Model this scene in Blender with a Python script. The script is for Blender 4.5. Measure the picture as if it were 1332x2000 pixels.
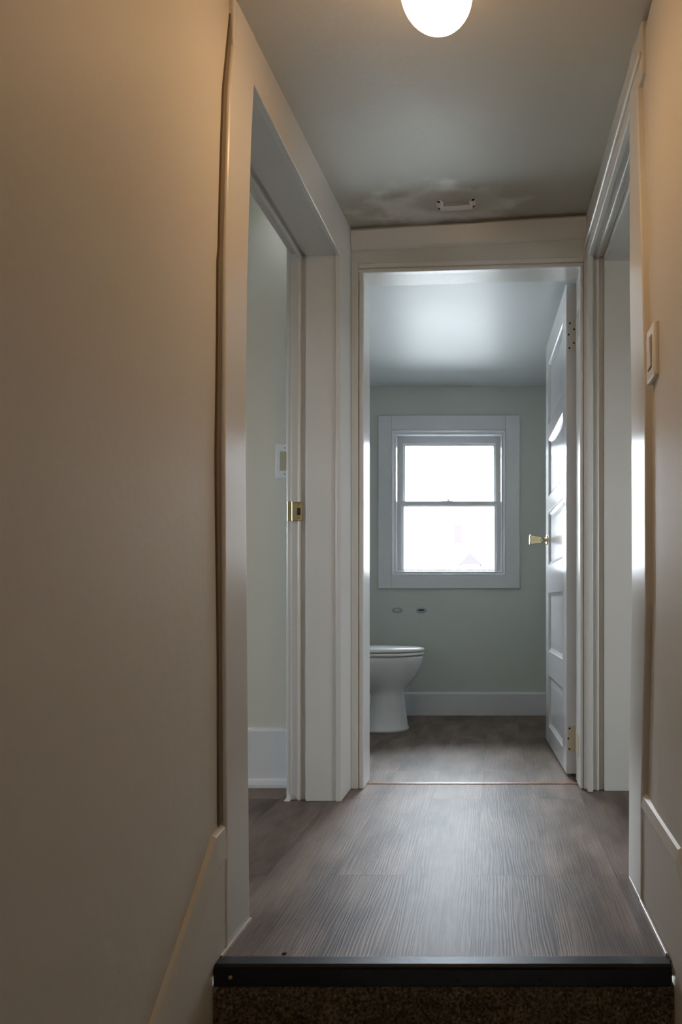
import bpy, bmesh, math, random
from mathutils import Vector, Matrix
random.seed(4)
for o in list(bpy.data.objects): bpy.data.objects.remove(o)
SC = bpy.context.scene
COL = SC.collection
# ------------------------------------------------------------------ camera
CZ = 0.706
cd = bpy.data.cameras.new('camera'); cam = bpy.data.objects.new('camera', cd); COL.objects.link(cam)
cam.location = (0, 0, CZ); cam.rotation_euler = (math.pi/2, 0, 0)
cd.sensor_fit = 'VERTICAL'; cd.sensor_height = 24; cd.sensor_width = 16; cd.lens = 18
cd.shift_x = -0.151; cd.shift_y = 0.0875; cd.clip_start = 0.02; cd.clip_end = 200
SC.camera = cam
# ------------------------------------------------------------------ light
LAMP_STRENGTH = 105.0
SKY_STRENGTH = 45.0
w = bpy.data.worlds.new('world'); SC.world = w; w.use_nodes = True
nt = w.node_tree; bgn = nt.nodes['Background']; bgn.inputs[1].default_value = SKY_STRENGTH
tc = nt.nodes.new('ShaderNodeTexCoord'); nz = nt.nodes.new('ShaderNodeTexNoise'); nz.inputs['Scale'].default_value = 2.2
nz.inputs['Detail'].default_value = 5
rp = nt.nodes.new('ShaderNodeValToRGB')
rp.color_ramp.elements[0].position = .35; rp.color_ramp.elements[0].color = (.78, .88, 1, 1)
rp.color_ramp.elements[1].position = .65; rp.color_ramp.elements[1].color = (.94, .97, 1, 1)
nt.links.new(tc.outputs['Generated'], nz.inputs['Vector']); nt.links.new(nz.outputs['Fac'], rp.inputs[0]); nt.links.new(rp.outputs[0], bgn.inputs[0])
SC.view_settings.view_transform = 'Standard'; SC.view_settings.look = 'None'
SC.view_settings.exposure = 0; SC.view_settings.gamma = 1; SC.view_settings.use_curve_mapping = False

def portal(name, loc, rot, sx, sy):          # tells the renderer where daylight enters, gives off no light of its own
    l = bpy.data.lights.new(name, 'AREA'); l.shape = 'RECTANGLE'; l.size = sx; l.size_y = sy
    l.cycles.is_portal = True
    o = bpy.data.objects.new(name, l); COL.objects.link(o); o.location = loc; o.rotation_euler = rot
    return o
H = math.pi/2
portal('daylight_bathroom', (-.29, 4.99, 1.33), (-H, 0, 0), .62, .84)          # points -Y
portal('daylight_left_room', (-3.62, 1.2, 1.30), (0, -H, 0), 1.1, 1.0)     # points +X
portal('daylight_right_room', (2.92, 1.5, 1.25), (0, H, 0), 1.0, .95)        # points -X

# ------------------------------------------------------------------ materials
def newmat(name):
    m = bpy.data.materials.new(name); m.use_nodes = True
    return m, m.node_tree, m.node_tree.nodes['Principled BSDF']
def N(t, kind, **kw):
    n = t.nodes.new(kind)
    for k, v in kw.items():
        if k in n.inputs: n.inputs[k].default_value = v
        else: setattr(n, k, v)
    return n
def paint(name, col, rough=.4, bump=.15, scale=35, spec=.5, var=.04, bdist=.002, coat=0):
    m, t, b = newmat(name)
    b.inputs['Roughness'].default_value = rough
    b.inputs['Specular IOR Level'].default_value = spec
    b.inputs['Coat Weight'].default_value = coat; b.inputs['Coat Roughness'].default_value = .12
    co = N(t, 'ShaderNodeTexCoord')
    n1 = N(t, 'ShaderNodeTexNoise', Scale=3.0, Detail=3.0)
    r = N(t, 'ShaderNodeMixRGB', blend_type='MIX')
    r.inputs[1].default_value = (*[c*(1-var) for c in col], 1); r.inputs[2].default_value = (*[min(1, c*(1+var)) for c in col], 1)
    t.links.new(co.outputs['Object'], n1.inputs['Vector']); t.links.new(n1.outputs['Fac'], r.inputs[0]); t.links.new(r.outputs[0], b.inputs['Base Color'])
    n2 = N(t, 'ShaderNodeTexNoise', Scale=scale, Detail=4.0)
    bp = N(t, 'ShaderNodeBump', Strength=bump, Distance=bdist)
    t.links.new(co.outputs['Object'], n2.inputs['Vector']); t.links.new(n2.outputs['Fac'], bp.inputs['Height']); t.links.new(bp.outputs[0], b.inputs['Normal'])
    return m
def metal(name, col, rough=.25, bump=0):
    m, t, b = newmat(name); b.inputs['Base Color'].default_value = (*col, 1); b.inputs['Metallic'].default_value = 1
    nn = N(t, 'ShaderNodeTexNoise', Scale=60.0); mr = N(t, 'ShaderNodeMapRange')
    mr.inputs['To Min'].default_value = rough*.7; mr.inputs['To Max'].default_value = rough*1.4
    t.links.new(nn.outputs['Fac'], mr.inputs['Value']); t.links.new(mr.outputs[0], b.inputs['Roughness'])
    return m
WALLC = (.74, .72, .66)
M = {}
M['stair_wall'] = paint('stair_wall_paint', (.72, .69, .63), .55, .35, 45, .35, .03)
M['hall_wall'] = paint('hall_wall_paint', (.70, .69, .64), .35, .25, 40, .5)
M['room_wall'] = paint('room_wall_paint', (.75, .73, .64), .5, .5, 16, .4, .03, .004)
M['bath_wall'] = paint('bath_wall_paint', (.70, .735, .69), .5, .2, 60, .4, .02)
M['bath_ceiling'] = paint('bath_ceiling_paint', (.74, .76, .77), .42, .15, 30, .5, .01)
M['trim'] = paint('trim_gloss_paint', (.76, .745, .71), .28, .12, 14, .5, .02, .002)
M['skirt'] = paint('skirt_paint', (.74, .72, .66), .5, .2, 30, .3, .02)
M['trim_cool'] = paint('bath_trim_paint', (.86, .87, .90), .25, .12, 25, .5, .02)
M['trim_rough'] = paint('trim_brushed_paint', (.74, .73, .69), .42, .08, 40, .45, .03, .001)
M['door'] = paint('door_gloss_paint', (.78, .78, .80), .16, .12, 18, .5, .02)
M['gap_shade'] = paint('dark_gap', (.22, .175, .125), .8, .4, 60, .2)
M['porcelain'] = paint('porcelain', (.80, .82, .84), .08, .02, 5, .6, .01)
M['plastic'] = paint('white_plastic', (.90, .90, .89), .3, .02, 30, .5, .01)
M['ivory'] = paint('beige_plastic', (.50, .47, .34), .3, .02, 30, .5, .01)
M['brass'] = metal('polished_brass', (.78, .64, .36), .18)
M['dark_metal'] = paint('black_metal', (.010, .010, .012), .42, .2, 90, .18, .05)
M['steel'] = metal('dull_steel', (.42, .48, .52), .3)
M['hole'] = paint('dark_recess', (.03, .025, .02), .8, .1)
M['screw_brass'] = metal('screw_brass', (.45, .30, .14), .4)
M['painted_metal'] = paint('painted_metal', (.74, .74, .70), .22, .3, 70, .5)
M['yellow_paint'] = paint('hinge_yellow_paint', (.72, .66, .50), .3, .4, 60, .5)
M['wood_strip'] = paint('threshold_wood', (.24, .10, .035), .4, .3, 60, .4, .1)
M['siding'] = paint('neighbour_siding', (.80, .78, .78), .7, .2, 3)
M['roofing'] = paint('neighbour_roof', (.036, .031, .040), .9, .4, 8, 0)
M['darkpane'] = paint('neighbour_pane', (.040, .034, .043), .9, .05, 3, 0)
M['ground'] = paint('ground_snowy_grass', (.55, .55, .52), .9, .4, 2)

# ceiling paint with a glossy, lumpy repaired patch round the hatch handle; its highlight is painted whiter
def ceiling_mat():
    m, t, b = newmat('hall_ceiling_paint')
    co = N(t, 'ShaderNodeTexCoord')
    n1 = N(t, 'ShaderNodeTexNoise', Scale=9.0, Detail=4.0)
    n2 = N(t, 'ShaderNodeTexNoise', Scale=60.0, Detail=3.0)
    # distance from patch centre
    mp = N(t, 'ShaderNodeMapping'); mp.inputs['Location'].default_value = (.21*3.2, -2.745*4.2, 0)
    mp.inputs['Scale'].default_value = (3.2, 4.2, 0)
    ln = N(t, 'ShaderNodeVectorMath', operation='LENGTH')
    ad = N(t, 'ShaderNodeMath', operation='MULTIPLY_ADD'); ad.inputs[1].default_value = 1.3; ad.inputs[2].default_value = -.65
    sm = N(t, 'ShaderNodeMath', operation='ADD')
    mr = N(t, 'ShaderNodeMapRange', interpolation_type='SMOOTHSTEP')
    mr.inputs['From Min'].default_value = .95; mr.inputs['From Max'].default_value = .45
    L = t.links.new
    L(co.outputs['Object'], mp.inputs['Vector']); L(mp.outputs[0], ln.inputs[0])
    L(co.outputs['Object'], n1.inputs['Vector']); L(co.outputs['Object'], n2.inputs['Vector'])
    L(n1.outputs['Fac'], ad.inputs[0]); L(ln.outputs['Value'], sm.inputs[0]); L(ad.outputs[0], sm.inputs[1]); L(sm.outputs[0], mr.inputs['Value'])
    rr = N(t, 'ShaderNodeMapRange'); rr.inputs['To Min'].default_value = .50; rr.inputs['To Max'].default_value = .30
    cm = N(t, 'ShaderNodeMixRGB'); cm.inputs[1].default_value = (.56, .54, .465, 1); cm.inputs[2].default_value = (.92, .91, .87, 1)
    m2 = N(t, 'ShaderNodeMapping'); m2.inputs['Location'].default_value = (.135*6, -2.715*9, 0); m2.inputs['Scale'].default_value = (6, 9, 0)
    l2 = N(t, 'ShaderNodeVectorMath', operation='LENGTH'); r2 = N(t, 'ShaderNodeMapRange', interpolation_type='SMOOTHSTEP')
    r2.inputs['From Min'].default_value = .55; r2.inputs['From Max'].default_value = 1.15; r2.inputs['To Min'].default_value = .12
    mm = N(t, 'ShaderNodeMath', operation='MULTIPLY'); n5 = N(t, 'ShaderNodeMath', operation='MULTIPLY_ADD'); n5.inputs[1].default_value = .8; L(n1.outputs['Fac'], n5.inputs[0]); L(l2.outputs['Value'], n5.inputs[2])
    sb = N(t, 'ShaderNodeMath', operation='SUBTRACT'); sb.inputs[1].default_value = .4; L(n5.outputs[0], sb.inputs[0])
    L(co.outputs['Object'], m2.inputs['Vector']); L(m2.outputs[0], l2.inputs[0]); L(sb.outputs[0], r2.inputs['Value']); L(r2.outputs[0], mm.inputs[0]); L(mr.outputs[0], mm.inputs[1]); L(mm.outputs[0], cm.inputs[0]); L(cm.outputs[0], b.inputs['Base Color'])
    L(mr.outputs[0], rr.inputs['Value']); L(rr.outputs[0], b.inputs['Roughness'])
    b1 = N(t, 'ShaderNodeBump', Strength=.25, Distance=.002); L(n2.outputs['Fac'], b1.inputs['Height'])
    b2 = N(t, 'ShaderNodeBump', Strength=.8, Distance=.006)
    mu = N(t, 'ShaderNodeMath', operation='MULTIPLY_ADD'); mu.inputs[2].default_value = 0
    n3 = N(t, 'ShaderNodeTexNoise', Scale=22.0, Detail=2.0); L(co.outputs['Object'], n3.inputs['Vector'])
    L(mr.outputs[0], mu.inputs[0]); L(n3.outputs['Fac'], mu.inputs[1])
    L(mu.outputs[0], b2.inputs['Height']); L(b1.outputs[0], b2.inputs['Normal']); L(b2.outputs[0], b.inputs['Normal'])
    return m
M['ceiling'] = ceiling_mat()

def floor_mat(name):
    m, t, b = newmat(name); L = t.links.new
    co = N(t, 'ShaderNodeTexCoord')
    sw = N(t, 'ShaderNodeMapping'); sw.inputs['Rotation'].default_value = (0, 0, H); sw.inputs['Location'].default_value = (.31, .05, 0)
    L(co.outputs['Object'], sw.inputs['Vector'])
    br = N(t, 'ShaderNodeTexBrick', offset=.37, offset_frequency=2, squash=1.0)
    br.inputs['Scale'].default_value = 1; br.inputs['Brick Width'].default_value = 1.22; br.inputs['Row Height'].default_value = .18
    br.inputs['Mortar Size'].default_value = .0009; br.inputs['Mortar Smooth'].default_value = .3
    br.inputs['Color1'].default_value = (0, 0, 0, 1); br.inputs['Color2'].default_value = (1, 1, 1, 1); br.inputs['Mortar'].default_value = (.5, .5, .5, 1)
    L(sw.outputs[0], br.inputs['Vector'])
    # grain stretched along the plank, shifted per plank
    st = N(t, 'ShaderNodeMapping'); st.inputs['Scale'].default_value = (11, .55, 1)
    of = N(t, 'ShaderNodeVectorMath', operation='MULTIPLY_ADD'); of.inputs[1].default_value = (3, 5, 7)
    L(br.outputs['Color'], of.inputs[0]); L(co.outputs['Object'], of.inputs[2]); L(of.outputs[0], st.inputs['Vector'])
    wv = N(t, 'ShaderNodeTexWave', wave_type='RINGS', rings_direction='Z'); wv.inputs['Scale'].default_value = 3.4
    wv.inputs['Distortion'].default_value = 16; wv.inputs['Detail'].default_value = 3; wv.inputs['Detail Scale'].default_value = 1.2
    L(st.outputs[0], wv.inputs['Vector'])
    fi = N(t, 'ShaderNodeMapping'); fi.inputs['Scale'].default_value = (140, 5, 1); L(of.outputs[0], fi.inputs['Vector'])
    fn = N(t, 'ShaderNodeTexNoise', Scale=1.0, Detail=5.0); L(fi.outputs[0], fn.inputs['Vector'])
    cl = N(t, 'ShaderNodeMapping'); cl.inputs['Scale'].default_value = (9, 2.6, 1); L(of.outputs[0], cl.inputs['Vector'])
    cn = N(t, 'ShaderNodeTexNoise', Scale=1.0, Detail=4.0); L(cl.outputs[0], cn.inputs['Vector'])
    ramp = N(t, 'ShaderNodeValToRGB'); e = ramp.color_ramp.elements
    e[0].position = .32; e[0].color = (.085, .058, .042, 1); e[1].position = .68; e[1].color = (.275, .210, .172, 1)
    L(cn.outputs['Fac'], ramp.inputs[0])
    m1 = N(t, 'ShaderNodeMixRGB', blend_type='MULTIPLY'); m1.inputs[0].default_value = .35; L(ramp.outputs[0], m1.inputs[1]); L(fn.outputs['Fac'], m1.inputs[2])
    m2 = N(t, 'ShaderNodeMixRGB', blend_type='OVERLAY'); m2.inputs[0].default_value = .10; L(m1.outputs[0], m2.inputs[1]); L(wv.outputs['Color'], m2.inputs[2])
    m3 = N(t, 'ShaderNodeMixRGB', blend_type='OVERLAY'); m3.inputs[0].default_value = .18; L(m2.outputs[0], m3.inputs[1]); L(br.outputs['Color'], m3.inputs[2])
    m4 = N(t, 'ShaderNodeMixRGB', blend_type='MIX'); m4.inputs[2].default_value = (.05, .04, .035, 1); L(br.outputs['Fac'], m4.inputs[0]); L(m3.outputs[0], m4.inputs[1])
    L(m4.outputs[0], b.inputs['Base Color'])
    b.inputs['Roughness'].default_value = .48; b.inputs['Specular IOR Level'].default_value = .26
    ma = N(t, 'ShaderNodeMath', operation='MULTIPLY_ADD'); ma.inputs[1].default_value = .6; L(wv.outputs['Fac'], ma.inputs[0]); L(fn.outputs['Fac'], ma.inputs[2])
    bp = N(t, 'ShaderNodeBump', Strength=.22, Distance=.0010); L(ma.outputs[0], bp.inputs['Height']); L(bp.outputs[0], b.inputs['Normal'])
    return m
M['floor'] = floor_mat('vinyl_plank_floor')

def carpet_mat():
    m, t, b = newmat('brown_carpet'); L = t.links.new
    co = N(t, 'ShaderNodeTexCoord'); n = N(t, 'ShaderNodeTexNoise', Scale=160.0, Detail=3.0); L(co.outputs['Object'], n.inputs['Vector'])
    r = N(t, 'ShaderNodeValToRGB'); e = r.color_ramp.elements
    e[0].position = .35; e[0].color = (.11, .078, .044, 1); e[1].position = .68; e[1].color = (.42, .32, .20, 1)
    L(n.outputs['Fac'], r.inputs[0]); L(r.outputs[0], b.inputs['Base Color']); b.inputs['Roughness'].default_value = .95
    b.inputs['Specular IOR Level'].default_value = .1
    bp = N(t, 'ShaderNodeBump', Strength=1.0, Distance=.004); L(n.outputs['Fac'], bp.inputs['Height']); L(bp.outputs[0], b.inputs['Normal'])
    return m
M['carpet'] = carpet_mat()

def pane_mat():
    m = bpy.data.materials.new('window_glass'); m.use_nodes = True; t = m.node_tree; t.nodes.clear()
    o = N(t, 'ShaderNodeOutputMaterial'); mx = N(t, 'ShaderNodeMixShader'); tr = N(t, 'ShaderNodeBsdfTransparent'); gl = N(t, 'ShaderNodeBsdfGlossy', Roughness=.02)
    tr.inputs[0].default_value = (.95, .97, .98, 1)
    fr = N(t, 'ShaderNodeFresnel', IOR=1.45)
    t.links.new(fr.outputs[0], mx.inputs[0]); t.links.new(tr.outputs[0], mx.inputs[1]); t.links.new(gl.outputs[0], mx.inputs[2]); t.links.new(mx.outputs[0], o.inputs[0])
    return m
M['pane'] = pane_mat()
def lamp_mat():
    m, t, b = newmat('lit_opal_glass'); b.inputs['Base Color'].default_value = (.9, .88, .84, 1); b.inputs['Roughness'].default_value = .2
    b.inputs['Emission Color'].default_value = (1, .59, .28, 1)
    # opal globe with the bulb low inside it: the underside glows hardest
    g = N(t, 'ShaderNodeNewGeometry'); sp = N(t, 'ShaderNodeSeparateXYZ'); mr = N(t, 'ShaderNodeMapRange')
    mr.inputs['From Min'].default_value = 0; mr.inputs['From Max'].default_value = -1
    pw = N(t, 'ShaderNodeMath', operation='POWER'); pw.inputs[1].default_value = 3
    ma = N(t, 'ShaderNodeMath', operation='MULTIPLY_ADD'); ma.inputs[1].default_value = LAMP_STRENGTH; ma.inputs[2].default_value = 5
    t.links.new(g.outputs['Normal'], sp.inputs[0]); t.links.new(sp.outputs['Z'], mr.inputs['Value']); t.links.new(mr.outputs[0], pw.inputs[0]); t.links.new(pw.outputs[0], ma.inputs[0]); t.links.new(ma.outputs[0], b.inputs['Emission Strength'])
    return m
M['lamp'] = lamp_mat()

# ------------------------------------------------------------------ helpers
def box(bm, x0, x1, y0, y1, z0, z1):
    vs = [bm.verts.new((x, y, z)) for x in (x0, x1) for y in (y0, y1) for z in (z0, z1)]
    for f in ((0,1,3,2), (4,6,7,5), (0,4,5,1), (2,3,7,6), (0,2,6,4), (1,5,7,3)): bm.faces.new([vs[i] for i in f])
    return vs
def hexa(bm, p):   # p: 8 points, bottom ring then top ring (same order)
    vs = [bm.verts.new(q) for q in p]
    for f in ((3,2,1,0), (4,5,6,7), (0,1,5,4), (1,2,6,5), (2,3,7,6), (3,0,4,7)): bm.faces.new([vs[i] for i in f])
def obj(name, bm, mat, parent=None, bevel=0, smooth=False, seg=2):
    bmesh.ops.recalc_face_normals(bm, faces=bm.faces[:])
    me = bpy.data.meshes.new(name); bm.to_mesh(me); bm.free(); me.materials.append(M[mat] if isinstance(mat, str) else mat)
    o = bpy.data.objects.new(name, me); COL.objects.link(o)
    if parent is not None:
        o.parent = parent; o.matrix_parent_inverse = Matrix.Identity(4)
        # geometry is authored in world space: bring it into the parent's frame
        pw = world_of(parent); o.matrix_basis = pw.inverted()
    if smooth:
        for p in me.polygons: p.use_smooth = True
    if bevel:
        md = o.modifiers.new('bevel', 'BEVEL'); md.width = bevel; md.segments = seg; md.limit_method = 'ANGLE'; md.angle_limit = math.radians(40)
    return o
def world_of(o):
    mb = Matrix.Translation(o.location) if o.type == 'EMPTY' else o.matrix_basis.copy()
    return (world_of(o.parent) @ mb) if o.parent is not None else mb
def B(name, mat, *bs, parent=None, bevel=0, seg=2):
    bm = bmesh.new()
    for b in bs: box(bm, *b)
    return obj(name, bm, mat, parent, bevel, seg=seg)
def thing(name, label, cat, loc, group=None):
    o = bpy.data.objects.new(name, None); COL.objects.link(o); o.location = loc; o.empty_display_size = .05
    o['label'] = label; o['category'] = cat
    if group: o['group'] = group
    return o
def tag(o, label, cat, group=None):
    o['label'] = label; o['category'] = cat
    if group: o['group'] = group
    return o
def S(o, label=None):
    o['kind'] = 'structure'
    if label: o['label'] = label
    return o
def sthing(name, loc, label=None):
    o = bpy.data.objects.new(name, None); COL.objects.link(o); o.location = loc; o['kind'] = 'structure'
    if label: o['label'] = label
    return o
def lathe(bm, prof, seg=32, mat4=Matrix.Identity(4), cap=True):   # prof: (r,z)
    rings = []
    for r, z in prof:
        rings.append([bm.verts.new(mat4 @ Vector((r*math.cos(2*math.pi*k/seg), r*math.sin(2*math.pi*k/seg), z))) for k in range(seg)])
    for a, b in zip(rings, rings[1:]):
        for k in range(seg): bm.faces.new((a[k], a[(k+1) % seg], b[(k+1) % seg], b[k]))
    if cap:
        bm.faces.new(rings[0][::-1]); bm.faces.new(rings[-1])
def lerp(a, b, t): return a+(b-a)*t

# ------------------------------------------------------------------ key dimensions (metres; camera above origin, hall runs +Y)
XL, XR = -.545, .342          # hall side planes
YN = 1.50                     # step nosing
YE = 2.90                     # end wall of the hall
def zc(x, y):                 # hall ceiling height, the old ceiling rises towards the bathroom
    yy = max(y, 1.45); zl = 2.0+.109*(yy-1.87); zr = 2.074+.090*(yy-1.87)
    return lerp(zl, zr, (x-XL)/(XR-XL))

# ---- floor
fl = B('floor', 'floor', (-3.6, 2.9, YN+.01, 5.0, -.03, 0)); S(fl, 'grey brown wood plank floor')
# ---- ceilings
bm = bmesh.new()
ys = [-2.2, 1.45, 2.96]
gr = [[bm.verts.new((x, y, zc(x, y))) for x in (XL-.06, XR+.12)] for y in ys]
gt = [[bm.verts.new((x, y, 2.4)) for x in (XL-.06, XR+.12)] for y in ys]
for i in range(2):
    bm.faces.new((gr[i][0], gr[i][1], gr[i+1][1], gr[i+1][0])); bm.faces.new((gt[i][0], gt[i+1][0], gt[i+1][1], gt[i][1]))
    for k in (0, 1): bm.faces.new((gr[i][k], gr[i+1][k], gt[i+1][k], gt[i][k]))
for i in (0, 2): bm.faces.new((gr[i][0], gt[i][0], gt[i][1], gr[i][1]))
S(obj('ceiling', bm, 'ceiling'), 'hall ceiling with lumpy glossy patch, its highlight painted in')
S(B('ceiling_bathroom', 'bath_ceiling', (-1.3, .45, 2.99, 5.0, 2.045, 2.15)))
S(B('ceiling_left_room', 'room_wall', (-3.6, -.735, -.6, 3.05, 2.3, 2.4)))
S(B('ceiling_right_room', 'room_wall', (.525, 2.9, -.6, 3.05, 2.3, 2.4)))

# ---- left stair wall with the wobbling edge beside the casing
def wob(z, seed): return .004*math.sin(z*3.1+seed)+.0025*math.sin(z*9.7+2*seed)
def edgeL(z):
    pts = [(-2.6, 1.54), (.257, 1.54), (1.0, 1.530), (1.40, 1.538), (1.401, 1.543), (1.75, 1.565), (1.93, 1.603), (2.05, 1.606)]
    for a, b in zip(pts, pts[1:]):
        if z <= b[0]: return lerp(a[1], b[1], (z-a[0])/(b[0]-a[0]))+wob(z, 1)*.7
    return pts[-1][1]
def edgeR(z):
    pts = [(-2.6, 1.79), (.25, 1.785), (.70, 1.73), (1.2, 1.742), (1.5, 1.775), (1.95, 1.84), (2.1, 1.88)]
    for a, b in zip(pts, pts[1:]):
        if z <= b[0]: return lerp(a[1], b[1], (z-a[0])/(b[0]-a[0]))+wob(z, 2.3)*.6
    return pts[-1][1]
def stair_wall(name, side, edge, flare):
    bm = bmesh.new()
    x0 = XL-.008 if side < 0 else XR+.008; n = 120; zs = [lerp(-2.6, 2.05 if side > 0 else 2.0, i/n) for i in range(n+1)]
    cols = []
    offs = [0, .012, .04, .09, .16]
    for z in zs:
        e = edge(z)*(1.0147 if side < 0 else 1.0234)-((.008 if z < 1.4 else .001) if side < 0 else 0); row = []
        for k, of in enumerate(offs):
            fx = flare*(1-of/.16)**2
            row.append((x0+(fx if side > 0 else -fx)*1.0, e-of, z))
        row += [(x0, .6, z), (x0, -2.2, z)]
        row = [(x0+side*.05, e, z)]+row+[(x0+side*.05, -2.2, z)]
        cols.append([bm.verts.new(p) for p in row])
    for a, b in zip(cols, cols[1:]):
        for i in range(len(a)): j = (i+1) % len(a); bm.faces.new((a[i], a[j], b[j], b[i]))
    bm.faces.new(cols[0]); bm.faces.new(cols[-1][::-1])
    return obj(name, bm, 'stair_wall')
S(stair_wall('wall_left', -1, edgeL, .004), 'left stairwell wall lit warm by the lamp')
S(stair_wall('wall_right', 1, edgeR, .010), 'right stairwell wall lit warm by the lamp')
bm = bmesh.new(); prev = None     # dark strip painted as the shade in the joint between plaster and casing
for i in range(61):
    z = lerp(.26, 1.99, i/60); e = edgeL(z)*1.0147
    v = [bm.verts.new(p) for p in ((XL-.0065, e-.03, z), (XL-.0065, e+.006, z), (XL-.012, e+.006, z), (XL-.012, e-.03, z))]
    if prev:
        for a in range(4): b_ = (a+1) % 4; bm.faces.new((prev[a], prev[b_], v[b_], v[a]))
    prev = v
S(obj('trim_4', bm, 'gap_shade'))
S(B('wall_stair_back', 'stair_wall', (XL-.05, XR+.05, -2.3, -2.2, -2.8, 2.4)))
S(B('floor_downstairs', 'carpet', (XL-.05, XR+.05, -2.3, -1.2, -2.8, -2.6)))
# dark-coloured backing for the gap shade behind the wobbling plaster edges
S(B('trim_6', 'gap_shade', (XL-.05, XL-.022, 1.50, 1.66, .2, 2.02)))
S(B('trim_7', 'gap_shade', (XR+.026, XR+.034, 1.72, 1.92, -.1, 1.93)))

# ---- left doorway (opening y 1.70 - 2.708, wall thickness .185)
d1 = sthing('trim_1', (XL, 2.2, 0), 'white cased doorway to the left room')
JL = -.565; WR = -.73
bm = bmesh.new()   # near casing, slightly leaning, runs down beside the stair skirt; outer edge just past the gap
def cas_near(bm, xo, xi, outs, inn, zs):
    prev = None
    for i, z in enumerate(zs):
        o_, i_ = outs[i], inn[i]
        v = [bm.verts.new(p) for p in ((xo, o_, z), (xi, o_, z), (xi, i_, z), (xo, i_, z))]
        if prev:
            for a in range(4): b_ = (a+1) % 4; bm.faces.new((prev[a], prev[b_], v[b_], v[a]))
        else: bm.faces.new(v[::-1])
        prev = v
    bm.faces.new(prev)
cas_near(bm, XL, XL-.035, [1.5535, 1.5535, 1.542, 1.551, 1.576, 1.613, 1.615], [1.705, 1.700, 1.680, 1.690, 1.72, 1.747, 1.747], [0, .257, 1.0, 1.401, 1.75, 1.93, 2.01])
obj('casing', bm, 'trim', d1, .008, seg=4)
B('casing', 'trim', (JL-.0, XL, 2.708, YE, 0, 1.935), parent=d1, bevel=.003)
bm = bmesh.new()   # header board up to the ceiling
hexa(bm, [(JL, 1.60, 1.868), (XL-.001, 1.60, 1.868), (XL-.001, YE, 1.937), (JL, YE, 1.937), (JL, 1.60, 2.06), (XL-.001, 1.60, 2.06), (XL-.001, YE, 2.2), (JL, YE, 2.2)])
obj('casing', bm, 'trim', d1, .003)
# far jamb, near jamb, head jamb
B('jamb', 'trim_rough', (-.672, JL, 2.714, YE+.02, 0, 1.96), (WR, -.672, 2.730, YE+.02, 0, 1.96), parent=d1, bevel=.003)
B('jamb', 'trim', (WR, XL-.036, 1.60, 1.705, 0, 1.90), parent=d1, bevel=.002)
bm = bmesh.new()
hexa(bm, [(-.672, 1.6, 1.880), (JL, 1.6, 1.880), (JL, YE, 1.938), (-.672, YE, 1.938), (-.672, 1.6, 2.3), (JL, 1.6, 2.3), (JL, YE, 2.3), (-.672, YE, 2.3)])
hexa(bm, [(WR, 1.6, 1.888), (-.6721, 1.6, 1.888), (-.6721, YE, 1.950), (WR, YE, 1.950), (WR, 1.6, 2.3), (-.6721, 1.6, 2.3), (-.6721, YE, 2.3), (WR, YE, 2.3)])
obj('head_jamb', bm, 'trim_rough', d1, .002)
B('casing', 'trim', (WR-.018, WR, 2.742, 2.84, 0, 1.98), (WR-.018, WR, 1.58, 2.84, 1.97, 2.07), parent=d1, bevel=.005)
B('stop', 'trim', (-.702, -.690, 2.722, 2.7305, 0, 1.945), parent=d1, bevel=.003)
bm = bmesh.new(); hexa(bm, [(-.702, 1.6, 1.874), (-.688, 1.6, 1.874), (-.688, YE, 1.933), (-.702, YE, 1.933), (-.702, 1.6, 1.9), (-.688, 1.6, 1.9), (-.688, YE, 1.96), (-.702, YE, 1.96)]); obj('stop', bm, 'trim', d1, .003)
# brass strike plate on the far jamb
pz = .706+(1175-999)/551
sp = B('strike_plate', 'brass', (-.722, -.684, 2.7185, 2.7215, pz-.034, pz+.034), (-.738, -.722, 2.7185, 2.728, pz-.034, pz+.034), parent=d1, bevel=.0012)
B('latch_hole', 'hole', (-.703, -.691, 2.7165, 2.720, pz-.013, pz+.013), parent=sp, bevel=.002)
for dz in (-.024, .024):
    bm = bmesh.new(); lathe(bm, [(.0042, 0), (.0036, .0014), (.001, .0018)], 14, Matrix.Translation((-.697, 2.7185, pz+dz)) @ Matrix.Rotation(H, 4, 'X'))
    obj('screw', bm, 'screw_brass', sp)
# chipped bit at the foot of the jamb
bm = bmesh.new(); hexa(bm, [(-.75, 2.715, 0), (-.729, 2.712, 0), (-.729, 2.75, 0), (-.742, 2.75, 0), (-.735, 2.722, .018), (-.730, 2.722, .024), (-.73, 2.74, .024), (-.735, 2.74, .02)])
obj('foot_block', bm, 'trim', d1)

# ---- hall end wall and bathroom door frame
DX0, DX1 = -.497, .318
S(B('wall_end', 'hall_wall', (XL-.03, DX0-.018, YE, 3.02, 0, 2.3), (DX1+.012, XR+.03, YE, 3.02, 0, 2.3)))
d2 = sthing('trim_2', (-.09, YE, 0), 'white frame of the bathroom doorway')
bm = bmesh.new()
zl, zr = 1.945, 1.970
def hd(y0, y1, dz0, dz1): hexa(bm, [(DX0-.02, y0, zl+dz0), (DX1+.014, y0, zr+dz0), (DX1+.014, y1, zr+dz0), (DX0-.02, y1, zl+dz0), (DX0-.02, y0, zl+dz1), (DX1+.014, y0, zr+dz1), (DX1+.014, y1, zr+dz1), (DX0-.02, y1, zl+dz1)])
hd(YE-.001, 3.02, 0, .34)
obj('head_board', bm, 'hall_wall', d2)
bm = bmesh.new(); hd(YE-.012, YE+.02, -.002, .012); obj('head_bead', bm, 'trim', d2, .005, seg=3)
bm = bmesh.new(); hd(YE-.007, YE-.0005, .017, .036); obj('head_bead', bm, 'trim', d2, .004, seg=3)
B('jamb', 'trim', (DX0-.018, DX0, YE-.010, 3.035, 0, 1.95), parent=d2, bevel=.005, seg=3)
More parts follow.
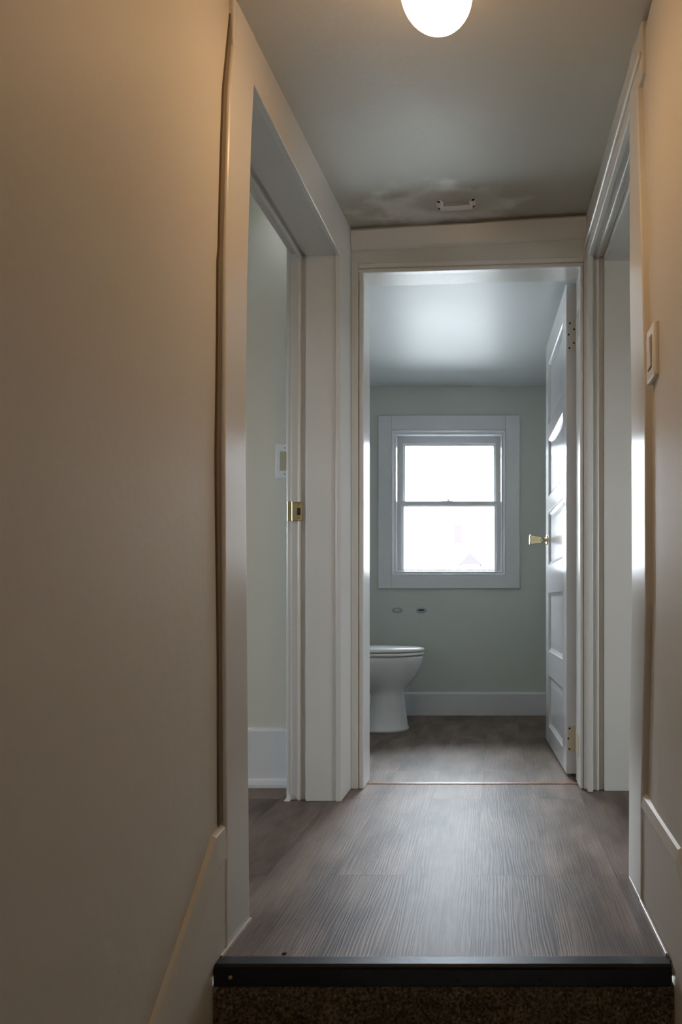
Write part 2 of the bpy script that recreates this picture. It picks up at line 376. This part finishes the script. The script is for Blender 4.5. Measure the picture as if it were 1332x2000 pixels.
B('jamb', 'trim', (DX1, DX1+.012, YE-.010, 3.035, 0, 1.97), parent=d2, bevel=.005, seg=3)
# casing boards left and right (narrow) and a crown board under the ceiling
B('casing', 'trim_rough', (XL-.0, DX0-.020, YE-.008, YE+.001, 0, 1.99), parent=d2, bevel=.003)
B('casing', 'trim_rough', (DX1+.014, XR+.004, YE-.008, YE+.001, 0, 2.00), parent=d2, bevel=.003)
bm = bmesh.new()
za, zb = zc(XL, YE)-.018, zc(XR, YE)-.018
hexa(bm, [(XL, YE-.012, za-.062), (XR, YE-.012, zb-.066), (XR, YE, zb-.074), (XL, YE, za-.070), (XL, YE-.030, za), (XR, YE-.030, zb), (XR, YE, zb), (XL, YE, za)])
S(obj('trim_5', bm, 'trim', None, .004, seg=3), 'crown board above the bathroom doorway')

# ---- right doorway (opening y 1.94 - 2.86)
d3 = sthing('trim_3', (XR, 2.4, 0), 'white cased doorway to the right room')
bm = bmesh.new()
cas_near(bm, XR-.002, XR+.035, [1.80, 1.797, 1.745, 1.752, 1.787, 1.853, 1.88], [1.965, 1.96, 1.92, 1.925, 1.95, 1.955, 1.955], [0, .25, .70, 1.2, 1.5, 1.95, 2.10])
obj('casing', bm, 'trim', d3, .004, seg=3)
B('casing', 'trim_rough', (XR, .361, 2.842, YE, 0, 1.99), parent=d3, bevel=.004)
B('jamb', 'trim_rough', (.361, .404, 2.872, YE+.02, 0, 2.0), (.404, .525, 2.858, YE+.02, 0, 2.0), parent=d3, bevel=.003)
B('stop', 'trim', (.375, .386, 2.864, 2.873, 0, 1.985), parent=d3, bevel=.003)
B('jamb', 'trim', (XR+.036, .525, 1.85, 1.94, 0, 1.97), parent=d3)
def head(bm, x0, x1, z0, z1, top0=2.3, top1=2.3): hexa(bm, [(x0, 1.8, z0), (x1, 1.8, z0), (x1, YE, z1), (x0, YE, z1), (x0, 1.8, top0), (x1, 1.8, top0), (x1, YE, top1), (x0, YE, top1)])
bm = bmesh.new(); head(bm, XR, .361, 1.945, 1.992, 2.09, 2.2); obj('casing', bm, 'trim_rough', d3, .004)
bm = bmesh.new(); head(bm, XR-.010, XR+.001, 1.985, 2.035, 1.998, 2.048); obj('head_bead', bm, 'trim', d3, .004)
bm = bmesh.new(); head(bm, .361, .404, 1.957, 1.998); head(bm, .4041, .525, 1.935, 1.976); obj('head_jamb', bm, 'trim_rough', d3, .003)
bm = bmesh.new(); head(bm, .376, .388, 1.949, 1.990, 1.97, 2.01); obj('stop', bm, 'trim', d3, .003)

# ---- rooms left and right of the hall
S(B('wall_left_room_far', 'room_wall', (-3.6, WR, 2.94, 3.05, 0, 2.4)))
S(B('wall_left_room_side', 'room_wall', (WR, XL-.05, -.6, 1.60, -.1, 2.4)))
S(B('wall_left_room_near', 'room_wall', (-3.6, XL-.05, -.7, -.6, -.1, 2.4)))
S(B('floor_left_room', 'floor', (-3.6, XL-.05, -.6, YN+.01, -.03, 0)))
S(B('wall_left_room_outer', 'room_wall', (-3.7, -3.55, -.7, .85, -.1, 2.4), (-3.7, -3.55, 1.55, 3.05, -.1, 2.4), (-3.7, -3.55, .85, 1.55, -.1, .9), (-3.7, -3.55, .85, 1.55, 1.60, 2.4)))
S(B('wall_right_room_far', 'room_wall', (.525, 2.9, 2.94, 3.05, 0, 2.4)))
S(B('wall_right_room_side', 'room_wall', (XR+.05, .525, -.6, 1.85, -.1, 2.4)))
S(B('wall_right_room_near', 'room_wall', (XR+.05, 2.9, -.7, -.6, -.1, 2.4)))
S(B('floor_right_room', 'floor', (XR+.05, 2.9, -.6, YN+.01, -.03, 0)))
S(B('wall_right_room_outer', 'room_wall', (2.85, 3.0, -.7, 1.15, -.1, 2.4), (2.85, 3.0, 1.85, 3.05, -.1, 2.4), (2.85, 3.0, 1.15, 1.85, -.1, .85), (2.85, 3.0, 1.15, 1.85, 1.55, 2.4)))
def side_window(name, x, y0, y1, z0, z1):
    r = sthing(name, (x, (y0+y1)/2, z0)); t = .05
    B('window_frame', 'trim_cool', (x-.03, x+.03, y0, y0+t, z0, z1), (x-.03, x+.03, y1-t, y1, z0, z1), (x-.03, x+.03, y0+t, y1-t, z0, z0+t), (x-.03, x+.03, y0+t, y1-t, z1-t, z1), (x-.02, x+.02, y0+t, y1-t, (z0+z1)/2-.02, (z0+z1)/2+.02), parent=r)
    B('window_pane', 'pane', (x-.002, x+.002, y0+t, y1-t, z0+t, z1-t), parent=r)
side_window('window_2', -3.6, .85, 1.55, .90, 1.60)  # both side windows are unseen, added to light their rooms
side_window('window_3', 2.9, 1.15, 1.85, .85, 1.55)
bm = bmesh.new()
pr = [(0, 0), (.034, 0), (.034, .012), (.028, .026), (.016, .033), (.016, .212), (.011, .221), (0, .223)]
def run(bm, pr, ax, a0, a1, base, sgn):   # sweep a moulding profile along x or y
    rows = []
    for a in (a0, a1): rows.append([bm.verts.new((a, base+sgn*d, z) if ax == 'x' else (base+sgn*d, a, z)) for d, z in pr])
    for i in range(len(pr)): j = (i+1) % len(pr); bm.faces.new((rows[0][i], rows[0][j], rows[1][j], rows[1][i]))
    bm.faces.new(rows[0][::-1]); bm.faces.new(rows[1])
run(bm, pr, 'x', -3.55, WR-.0, 2.94, -1); S(obj('baseboard_left_room', bm, 'trim_cool'), 'tall white baseboard in the left room')

# ---- stairwell skirts
PRS = .014
def skirt(name, side, x0, pts, cap=.066):   # pts: list of (y, ztop) from landing to below; sheet with a bevelled, lighter cap
    bm = bmesh.new(); rows = []
    for y, zt in pts:
        xo = x0; xi = x0-side*PRS
        rows.append([bm.verts.new(p) for p in ((xo, y, zt), (xi+side*.004, y, zt-.006), (xi, y, zt-cap), (xi+side*.005, y, zt-cap-.008), (xi+side*.005, y, zt-.60), (xo, y, zt-.60))])
    for a, b in zip(rows, rows[1:]):
        for i in range(6): j = (i+1) % 6; bm.faces.new((a[i], a[j], b[j], b[i]))
    bm.faces.new(rows[0]); bm.faces.new(rows[-1][::-1])
    return obj(name, bm, 'skirt')
sl = math.tan(math.radians(38))
S(skirt('baseboard_left', -1, XL-.010, [(1.549, .257), (1.50, .250), (-1.7, .250-sl*3.2)]), 'painted stair skirt on the left')
S(skirt('baseboard_right', 1, XR+.012, [(1.80, .257), (1.45, .243), (-1.7, .243-sl*3.15)], .03), 'painted baseboard turning into the stair skirt on the right')

# shoe lines on the landing
B_ = B('trim_8', 'trim', (XL, XL+.004, YN+.02, 1.704, 0, .006)); S(B_)
S(B('trim_9', 'trim', (XR-.006, XR, YN+.02, 1.80, 0, .010), (XR-.003, XR, 1.80, 1.955, 0, .008), bevel=.002))

# ---- stairs down
bm = bmesh.new(); rise, runl = .19, .243
for k in range(1, 12):
    y1 = YN+.0-runl*(k-1)-.016; box(bm, XL-.04, XR+.03, y1-runl-.02, y1, -rise*k-.25, -rise*k)
box(bm, XL-.04, XR+.03, YN-.016, YN+.03, -rise-.03, -.036)
S(obj('stairs', bm, 'carpet', None, .012), 'brown carpeted stairs going down')
bm = bmesh.new()   # pile on the riser
for i in range(15000):
    x = random.uniform(XL+.003, XR-.003); z = random.uniform(-rise, -.036); y = YN-.016
    l = random.uniform(.004, .008); a = random.uniform(-.003, .003); c = random.uniform(-.004, .002); wd = .0011
    th = random.uniform(0, 3.14); dx, dz = wd*math.cos(th), wd*math.sin(th)
    v = [bm.verts.new(p) for p in ((x-dx, y, z-dz), (x+dx, y, z+dz), (x+a, y-l, z+c))]
    bm.faces.new(v)
pile = obj('carpet_pile', bm, 'carpet'); pile['kind'] = 'stuff'; tag(pile, 'short brown carpet pile on the riser below the black nosing', 'carpet')

# ---- nosing
ns = thing('stair_nosing', 'black metal stair nosing along the edge of the wood floor', 'stair nosing', (-.1, YN, 0))
bm = bmesh.new()
prn = [(YN+.022, .0005), (YN+.020, .004), (YN-.012, .0045), (YN-.019, .001), (YN-.0205, -.004), (YN-.0205, -.034), (YN-.0185, -.037), (YN-.014, -.037), (YN-.014, -.004), (YN+.008, .0005)]
rows = [[bm.verts.new((x, y, z)) for y, z in prn] for x in (XL-.002+.003, XR-.002)]
for i in range(len(prn)): j = (i+1) % len(prn); bm.faces.new((rows[0][i], rows[0][j], rows[1][j], rows[1][i]))
bm.faces.new(rows[0][::-1]); bm.faces.new(rows[1])
obj('rail', bm, 'dark_metal', ns, .0012)
for px in (450, 587, 895, 1055, 1268):
    x = (px-968)/1014
    bm = bmesh.new(); lathe(bm, [(.0042, 0), (.0040, .0010), (.0028, .0018), (.001, .0019)], 16, Matrix.Translation((x, YN-.0203, -.018 if px < 500 else -.025)) @ Matrix.Rotation(H, 4, 'X'))
    obj('screw', bm, 'screw_brass' if px < 500 else 'dark_metal', ns)
bm = bmesh.new(); lathe(bm, [(.0050, 0), (.0046, .0016), (.0030, .0024), (.0008, .0026)], 14, Matrix.Translation(((555-968)/975, 1.54, 0)))
tag(obj('nail_head', bm, 'hole'), 'small dark nail head sticking up from the plank floor', 'nail')

# ---- threshold strip at the bathroom
bm = bmesh.new()
rows = [[bm.verts.new((x, y, z)) for y, z in ((2.965, .0004), (2.967, .003), (2.985, .0045), (2.993, .003), (2.995, .0004))] for x in (DX0+.001, DX1-.001)]
for i in range(5): j = (i+1) % 5; bm.faces.new((rows[0][i], rows[0][j], rows[1][j], rows[1][i]))
bm.faces.new(rows[0][::-1]); bm.faces.new(rows[1])
tag(obj('threshold_strip', bm, 'wood_strip'), 'thin reddish brown wooden threshold strip in the bathroom doorway', 'threshold')

# ---- bathroom shell
BY = 4.78
wx0, wx1, wz0, wz1 = -.646, .062, .868, 1.772     # rough opening inside the casing
S(B('wall_bathroom_far', 'bath_wall', (-1.35, wx0, BY, BY+.16, 0, 2.15), (wx1, .45, BY, BY+.16, 0, 2.15), (wx0, wx1, BY, BY+.16, 0, wz0), (wx0, wx1, BY, BY+.16, wz1, 2.15)))
S(B('wall_bathroom_left', 'bath_wall', (-1.35, -1.24, 3.02, BY, 0, 2.15)))
S(B('wall_bathroom_right', 'bath_wall', (.42, .52, 3.02, BY+.1, 0, 2.15)))
S(B('wall_bathroom_near', 'bath_wall', (-1.35, DX0-.02, 3.021, 3.05, 0, 2.15), (DX1+.02, .45, 3.021, 3.04, 0, 2.15), (DX0-.02, DX1+.02, 3.021, 3.05, 2.0, 2.15)))
bm = bmesh.new(); run(bm, [(0, 0), (.018, 0), (.018, .132), (.012, .142), (0, .143)], 'x', -1.24, .42, BY, -1)
S(obj('baseboard_bathroom', bm, 'trim_cool'), 'white baseboard under the bathroom window')

# ---- bathroom window
wn = sthing('window_1', ((wx0+wx1)/2, BY, wz0), 'white double hung bathroom window')
cx0, cx1, cz0, cz1 = -.728, .149, .788, 1.860
y0c, y1c = BY-.020, BY
B('window_casing', 'trim_cool', (cx0, wx0+.000, y0c, y1c, cz0, cz1), (wx1, cx1, y0c, y1c, cz0, cz1), (wx0, wx1, y0c, y1c, wz1, cz1), (wx0, wx1, y0c, y1c, cz0, wz0), parent=wn, bevel=.003)
def frame(x0, x1, z0, z1, l, r, b, t, ya, yb): return ((x0, x0+l, ya, yb, z0, z1), (x1-r, x1, ya, yb, z0, z1), (x0+l, x1-r, ya, yb, z0, z0+b), (x0+l, x1-r, ya, yb, z1-t, z1))
def ringframe(name, x0, x1, z0, z1, prof, mat, parent, tadd=0, badd=0):   # moulded frame swept round the opening; prof: (inset, y)
    bm = bmesh.new(); rings = []
    mx = max(p[0] for p in prof)
    for d, y in prof:
        rings.append([bm.verts.new(p) for p in ((x0+d, y, z0+d+badd*d/mx), (x1-d, y, z0+d+badd*d/mx), (x1-d, y, z1-d-tadd*d/mx), (x0+d, y, z1-d-tadd*d/mx))])
    n = len(rings)
    for a in range(n):
        b_ = (a+1) % n
        for k in range(4): q = (k+1) % 4; bm.faces.new((rings[a][k], rings[a][q], rings[b_][q], rings[b_][k]))
    return obj(name, bm, mat, parent)
ringframe('window_frame', wx0, wx1, wz0, wz1, [(0, BY+.10), (0, BY-.016), (.003, BY-.020), (.007, BY-.017), (.010, BY-.006), (.018, BY+.004), (.018, BY+.10)], 'trim_cool', wn)
ringframe('window_stop', wx0+.018, wx1-.018, wz0+.018, wz1-.018, [(0, BY+.10), (0, BY+.004), (.004, BY+.001), (.008, BY+.004), (.013, BY+.022), (.013, BY+.031), (.001, BY+.032), (.001, BY+.10)], 'trim_cool', wn)
ix0, ix1, iz0, iz1 = wx0+.020, wx1-.020, wz0+.012, wz1-.02
zm = .706+(1175-985)*(BY+.045)/1500
ls = ringframe('lower_sash', ix0, ix1, iz0, zm+.018, [(0, BY+.066), (0, BY+.034), (.002, BY+.032), (.034, BY+.032), (.037, BY+.036), (.050, BY+.048), (.052, BY+.060), (.050, BY+.066)], 'trim_cool', wn, -.018, -.022)
us = ringframe('upper_sash', ix0, ix1, zm-.016, iz1, [(0, BY+.100), (0, BY+.070), (.002, BY+.068), (.040, BY+.068), (.043, BY+.072), (.056, BY+.084), (.058, BY+.094), (.056, BY+.100)], 'trim_cool', wn, .008, -.022)
B('sash_track', 'gap_shade', (ix0-.0005, ix0+.006, BY+.031, BY+.097, zm+.02, iz1), (ix1-.006, ix1+.0005, BY+.031, BY+.097, zm+.02, iz1), parent=wn)
B('window_pane', 'pane', (ix0+.05, ix1-.05, BY+.046, BY+.049, iz0+.02, zm-.01), parent=ls)
B('window_pane', 'pane', (ix0+.055, ix1-.055, BY+.080, BY+.083, zm+.01, iz1-.04), parent=us)
# storm window rails seen through the glass
sr = B('storm_rail', 'trim_cool', (ix0, ix1, BY+.125, BY+.14, 1.632, 1.646), (ix0, ix1, BY+.125, BY+.14, 1.226, 1.242), (ix0, ix0+.03, BY+.125, BY+.14, wz0, wz1), (ix1-.03, ix1, BY+.125, BY+.14, wz0, wz1), parent=wn)
B('window_sill', 'trim_cool', (wx0, wx1, BY+.10, BY+.19, wz0-.005, wz0+.012), parent=wn)
# sash lock and side latch
lx = -.298
bm = bmesh.new(); lathe(bm, [(.020, 0), (.020, .004), (.010, .009), (.007, .016), (.002, .018)], 20, Matrix.Translation((lx, BY+.058, zm+.017))); box(bm, lx-.042, lx+.030, BY+.050, BY+.058, zm+.017, zm+.024)
obj('sash_lock', bm, 'painted_metal', wn, .001)
B('sash_latch', 'dark_metal', (ix0+.0, ix0+.012, BY+.028, BY+.036, 1.345, 1.445), parent=wn, bevel=.002)

# ---- bathroom door (open, five panels)
hx, hy = .284, 3.085
ang = math.atan2(.252-.283, .80)      # turn from straight-in
dr = sthing('door_1', (hx, hy, 0), 'open white five panel bathroom door')
RT = Matrix.Translation((hx, hy, 0)) @ Matrix.Rotation(-ang, 4, 'Z')   # local: y along the door away from hinge, x thickness
DW, DT, DZ0, DZ1 = .785, .042, .014, 1.985
pan = [(.10, .345), (.465, .748), (.886, 1.140), (1.22, 1.495), (1.57, 1.868)]
sy0, sy1 = .115, DW-.115
bm = bmesh.new()
box(bm, 0, DT, 0, sy0, DZ0, DZ1); box(bm, 0, DT, sy1, DW, DZ0, DZ1)
zz = DZ0
for a, b in pan+[(DZ1, None)]:
    box(bm, 0, DT, sy0, sy1, zz, a); zz = b
bm.transform(RT); leaf = obj('door_frame', bm, 'door', dr, .0015)
for a, b in pan:   # recessed panel with sloped moulding and raised field, both faces
    bm = bmesh.new()
    for s in (0, 1):
        X = lambda d: d if s == 0 else DT-d
        rings = []
        for d, ins in ((.000, .0), (.004, .004), (.011, .016), (.011, .022), (.0085, .046), (.0085, .20)):
            i2 = min(ins, (b-a)/2-.01) if ins < .1 else None
            if i2 is None: break
            rings.append([bm.verts.new((X(d), y, z)) for y, z in ((sy0+i2, a+i2), (sy1-i2, a+i2), (sy1-i2, b-i2), (sy0+i2, b-i2))])
        for r0, r1 in zip(rings, rings[1:]):
            for k in range(4): j = (k+1) % 4; bm.faces.new((r0[k], r0[j], r1[j], r1[k]) if s == 0 else (r0[j], r0[k], r1[k], r1[j]))
        bm.faces.new(rings[-1])
    bm.transform(RT); obj('door_panel', bm, 'door', dr)
kz = 1.012; ky = DW-.055
kn = bmesh.new(); KM = RT @ Matrix.Translation((0, ky, kz)) @ Matrix.Rotation(-H, 4, 'Y')
lathe(kn, [(.012, .004), (.0095, .018), (.010, .030), (.0155, .034), (.017, .040), (.021, .064), (.0255, .080), (.026, .084), (.0225, .088), (.020, .0885), (.004, .0895)], 32, KM)
ko = obj('door_knob', kn, 'brass', dr, smooth=True)
md = ko.modifiers.new('es', 'EDGE_SPLIT'); md.split_angle = math.radians(35)
kr = bmesh.new(); lathe(kr, [(.026, 0), (.026, .002), (.022, .005), (.014, .007), (.013, .011), (.009, .012)], 32, KM); obj('knob_rosette', kr, 'brass', dr)
def hinge(z, yellow, hh=.062):
    hg = bmesh.new(); box(hg, .004, DT-.001, -.0025, .001, z-hh, z+hh); hg.transform(RT)
    ho = obj('hinge', hg, 'yellow_paint' if yellow else 'painted_metal', dr, .001)
    k = bmesh.new(); lathe(k, [(.006, -hh), (.006, hh)], 16, RT @ Matrix.Translation((DT+.005, -.006, z))); lathe(k, [(.0075, hh), (.0075, hh+.006), (.003, hh+.012)], 16, RT @ Matrix.Translation((DT+.005, -.006, z)))
    obj('hinge_pin', k, 'yellow_paint' if yellow else 'painted_metal', ho, smooth=False)
    g = bmesh.new(); box(g, .3160, .3182, 2.925, 3.030, z-hh*.8, z+hh*.8)
    obj('hinge_leaf', g, 'yellow_paint' if yellow else 'painted_metal', ho, .002)
    for dz, dx in (((-.78, .012), (.02, .008), (.80, .013)) if yellow else ((-.82, .012), (.05, .009), (.78, .014), (.4, .031), (-.5, .03))):
        sc = bmesh.new(); lathe(sc, [(.0042, 0), (.003, .0012), (.0008, .0014)], 12, RT @ Matrix.Translation((dx, -.0024, z+dz*hh)) @ Matrix.Rotation(H, 4, 'X'))
        obj('screw', sc, 'hole', ho)
hinge(1.775, False); hinge(.155, True, .052)  # lower hinge gets the yellower colour

# ---- toilet (faces +X, tank on the left wall)
tx, ty = -.75, 4.25
tl = thing('toilet', 'white porcelain toilet with closed lid beyond the bathroom doorway', 'toilet', (tx, ty, 0))
def egg(xf, xb, hw, z, n=48, p=2.3):
    cx = lerp(xb, xf, .46); out = []
    for k in range(n):
        a = 2*math.pi*k/n; c, s = math.cos(a), math.sin(a)
        rx = (xf-cx) if c >= 0 else (cx-xb)
        pw = 2/p if c < 0 else 2/2.05
        out.append((cx+rx*math.copysign(abs(c)**pw, c), ty+hw*math.copysign(abs(s)**(2/2.2), s), z))
    return out
def loft(bm, secs, c0=True, c1=True):
    rings = [[bm.verts.new(p) for p in s] for s in secs]
    n = len(rings[0])
    for a, b in zip(rings, rings[1:]):
        for k in range(n): j = (k+1) % n; bm.faces.new((a[k], a[j], b[j], b[k]))
    if c0: bm.faces.new(rings[0][::-1])
    if c1: bm.faces.new(rings[-1])
bm = bmesh.new()
loft(bm, [egg(*a) for a in ((-.478, -.72, .128, 0), (-.480, -.72, .127, .012), (-.486, -.71, .118, .02), (-.497, -.70, .105, .11), (-.508, -.69, .098, .19), (-.506, -.70, .099, .215), (-.490, -.75, .108, .238), (-.462, -.82, .127, .265), (-.436, -.90, .150, .30), (-.416, -.94, .168, .34), (-.405, -.97, .178, .375), (-.401, -.98, .181, .398), (-.403, -.98, .179, .406), (-.41, -.975, .172, .409))])
loft(bm, [egg(*a) for a in ((-.60, -1.05, .10, 0), (-.60, -1.05, .098, .02), (-.62, -1.02, .072, .03), (-.62, -1.02, .068, .20), (-.6, -1.05, .075, .3), (-.6, -1.19, .10, .38), (-.6, -1.19, .12, .405))])
obj('bowl', bm, 'porcelain', tl, smooth=True)
bm = bmesh.new(); loft(bm, [egg(*a) for a in ((-.405, -.92, .178, .412), (-.398, -.925, .183, .414), (-.396, -.925, .185, .420), (-.398, -.925, .183, .427), (-.405, -.92, .178, .429))]); obj('seat', bm, 'plastic', tl, smooth=True)
bm = bmesh.new(); loft(bm, [egg(*a) for a in ((-.405, -.92, .178, .433), (-.396, -.925, .184, .435), (-.394, -.925, .186, .442), (-.398, -.925, .183, .449), (-.42, -.91, .17, .4535), (-.5, -.86, .12, .457), (-.6, -.75, .04, .458))]); obj('lid', bm, 'plastic', tl, smooth=True)
B('tank', 'porcelain', (-1.22, -1.02, ty-.22, ty+.22, .405, .74), parent=tl, bevel=.02, seg=4)
B('tank_lid', 'porcelain', (-1.23, -1.01, ty-.23, ty+.23, .742, .775), parent=tl, bevel=.01, seg=3)
for s in (-1, 1): B('seat_hinge', 'plastic', (-.96, -.915, ty+s*.07-.02, ty+s*.07+.02, .409, .44), parent=tl, bevel=.004)

# ---- two bracket plates left on the far wall
for i, (px, rot) in enumerate(((776, 0), (823, 0))):
    x = (px-968)/314; z = .706-17/314
    t_ = thing('wall_bracket', ['left of two small steel brackets below the bathroom window, above the toilet', 'right of two small steel brackets below the bathroom window, with a darker slot'][i], 'bracket', (x, BY, z), 'empty paper holder brackets below the window')
    bm = bmesh.new(); MM = Matrix.Translation((x, BY, z)) @ Matrix.Rotation(H, 4, 'X') @ Matrix.Diagonal((1, .52, 1, 1))
    lathe(bm, [(.033, 0), (.033, .003), (.028, .008), (.020, .009), (.018, .003)], 28, MM); obj('plate', bm, 'steel', t_)
    B('slot', 'hole' if i else 'painted_metal', (x-.016, x+.016, BY-.013, BY-.005, z-.004, z+.006), parent=t_, bevel=.002)

# ---- light switches
sw = thing('light_switch', 'white rocker light switch plate with beige rocker in the left room', 'light switch', (-.82, 2.94, 1.243))
sx = (557-968)/510; sz = 1.243
B('cover_plate', 'plastic', (sx-.036, sx+.036, 2.934, 2.94, sz-.066, sz+.066), parent=sw, bevel=.003)
bm = bmesh.new(); hexa(bm, [(sx-.018, 2.928, sz-.036), (sx+.018, 2.928, sz-.036), (sx+.018, 2.936, sz-.036), (sx-.018, 2.936, sz-.036), (sx-.018, 2.932, sz+.036), (sx+.018, 2.932, sz+.036), (sx+.018, 2.936, sz+.036), (sx-.018, 2.936, sz+.036)])
obj('rocker', bm, 'ivory', sw, .001)
for d in (-.05, .05):
    bm = bmesh.new(); lathe(bm, [(.003, 0), (.002, .001)], 12, Matrix.Translation((sx, 2.934, sz+d)) @ Matrix.Rotation(H, 4, 'X')); obj('screw', bm, 'steel', sw)
sw = thing('light_switch', 'white rocker light switch plate on the warm lit right stairwell wall', 'light switch', (XR, 1.65, 1.24))
X0 = XR+.0075; sy, sz = 1.690, 1.252
B('cover_plate', 'plastic', (X0-.010, X0+.004, sy-.042, sy+.042, sz-.060, sz+.060), parent=sw, bevel=.005, seg=3)
B('rocker_gap', 'gap_shade', (X0-.0108, X0-.006, sy-.019, sy+.019, sz-.036, sz+.036), parent=sw)  # dark plate painted as the shaded gap round the rocker
bm = bmesh.new(); hexa(bm, [(X0-.012, sy-.0155, sz-.032), (X0-.005, sy-.0155, sz-.032), (X0-.005, sy+.0155, sz-.032), (X0-.012, sy+.0155, sz-.032), (X0-.016, sy-.0155, sz+.032), (X0-.005, sy-.0155, sz+.032), (X0-.005, sy+.0155, sz+.032), (X0-.016, sy+.0155, sz+.032)])
obj('rocker', bm, 'plastic', sw, .001)

# ---- ceiling handle
hX, hY = -.140, 2.715; hz = zc(hX, hY)
hd_ = thing('pull_handle', 'white painted bar handle screwed to the ceiling, seen near the glossy patch', 'handle', (hX, hY, hz))
tilt = math.atan2(zc(.1, hY)-zc(-.1, hY), .2)
HM = Matrix.Translation((hX, hY, hz)) @ Matrix.Rotation(-tilt, 4, 'Y')
bm = bmesh.new(); box(bm, -.052, .052, -.0095, .0095, -.026, -.016); box(bm, -.058, -.046, -.013, .013, -.024, -.004); box(bm, .046, .058, -.013, .013, -.024, -.004); bm.transform(HM)
obj('grip', bm, 'plastic', hd_, .004, seg=3)
for s in (-1, 1):
    bm = bmesh.new(); lathe(bm, [(.034, 0), (.034, -.003), (.029, -.007), (.012, -.009)], 28, HM @ Matrix.Translation((s*.058, 0, 0)) @ Matrix.Diagonal((.38, 1.0, 1, 1)))
    mp_ = obj('mount_plate', bm, 'plastic', hd_, smooth=False)
    for q in (-.022, .022):
        bm = bmesh.new(); lathe(bm, [(.0062, 0), (.0050, -.003), (.001, -.0034)], 12, HM @ Matrix.Translation((s*.060, q, -.0060))); obj('screw', bm, 'hole', mp_)

# ---- ceiling lamp
lX, lY = -.120, 1.56; lz = zc(lX, lY)
lp = thing('ceiling_light', 'round glowing ceiling light with a white rim above the landing', 'ceiling light', (lX, lY, lz))
LM = Matrix.Translation((lX, lY, lz))
bm = bmesh.new(); lathe(bm, [(.060, .012), (.062, -.006), (.060, -.014), (.046, -.022), (.042, -.034)], 64, LM); obj('canopy', bm, 'painted_metal', lp)
bm = bmesh.new(); R0 = .0735; zc0 = 1.944-lz
lathe(bm, [(R0*math.cos(t), zc0+R0*math.sin(t)) for t in [math.radians(58)-math.radians(147)*k/30 for k in range(31)]], 64, LM); obj('glass_shade', bm, 'lamp', lp, smooth=True)

# ---- outside
S(B('ground', 'ground', (-60, 60, 5.3, 90, -3.3, -3.2), (-60, 60, -40, -1, -3.3, -3.2), (-60, -4, -1, 5.3, -3.3, -3.2), (3.3, 60, -1, 5.3, -3.3, -3.2)))
nb = thing('neighbour_house', 'pale neighbouring house seen washed out through the lower window sash', 'house', (-4, 25, -3.2))
B('wall', 'siding', (-12, 6, 25, 33, -3.2, 4.2), parent=nb)
bm = bmesh.new(); hexa(bm, [(-12.4, 24.6, 4.2), (6.4, 24.6, 4.2), (6.4, 33.4, 4.2), (-12.4, 33.4, 4.2), (-12.4, 28.9, 6.2), (6.4, 28.9, 6.2), (6.4, 29.1, 6.2), (-12.4, 29.1, 6.2)]); obj('roof', bm, 'siding', nb)
for x, z in ((-1.22, 2.90), (-1.22, -1.6), (-6, -1.6), (-9, 2.90), (3.5, 2.90)):
    wf = B('window', 'siding', (x-.25, x+.25, 24.94, 25.0, z-.42, z+.42), parent=nb); B('pane', 'darkpane', (x-.13, x+.13, 24.92, 24.95, z-.30, z+.30), parent=wf)
bm = bmesh.new(); hexa(bm, [(-1.10, 23.4, 1.85), (-.45, 23.4, 1.85), (-.45, 25, 1.85), (-1.10, 25, 1.85), (-.79, 23.4, 2.2), (-.77, 23.4, 2.2), (-.77, 25, 2.2), (-.79, 25, 2.2)]); obj('porch_roof', bm, 'roofing', nb)
B('porch_wall', 'siding', (-1.05, -.5, 23.6, 25, -3.2, 1.85), parent=nb)
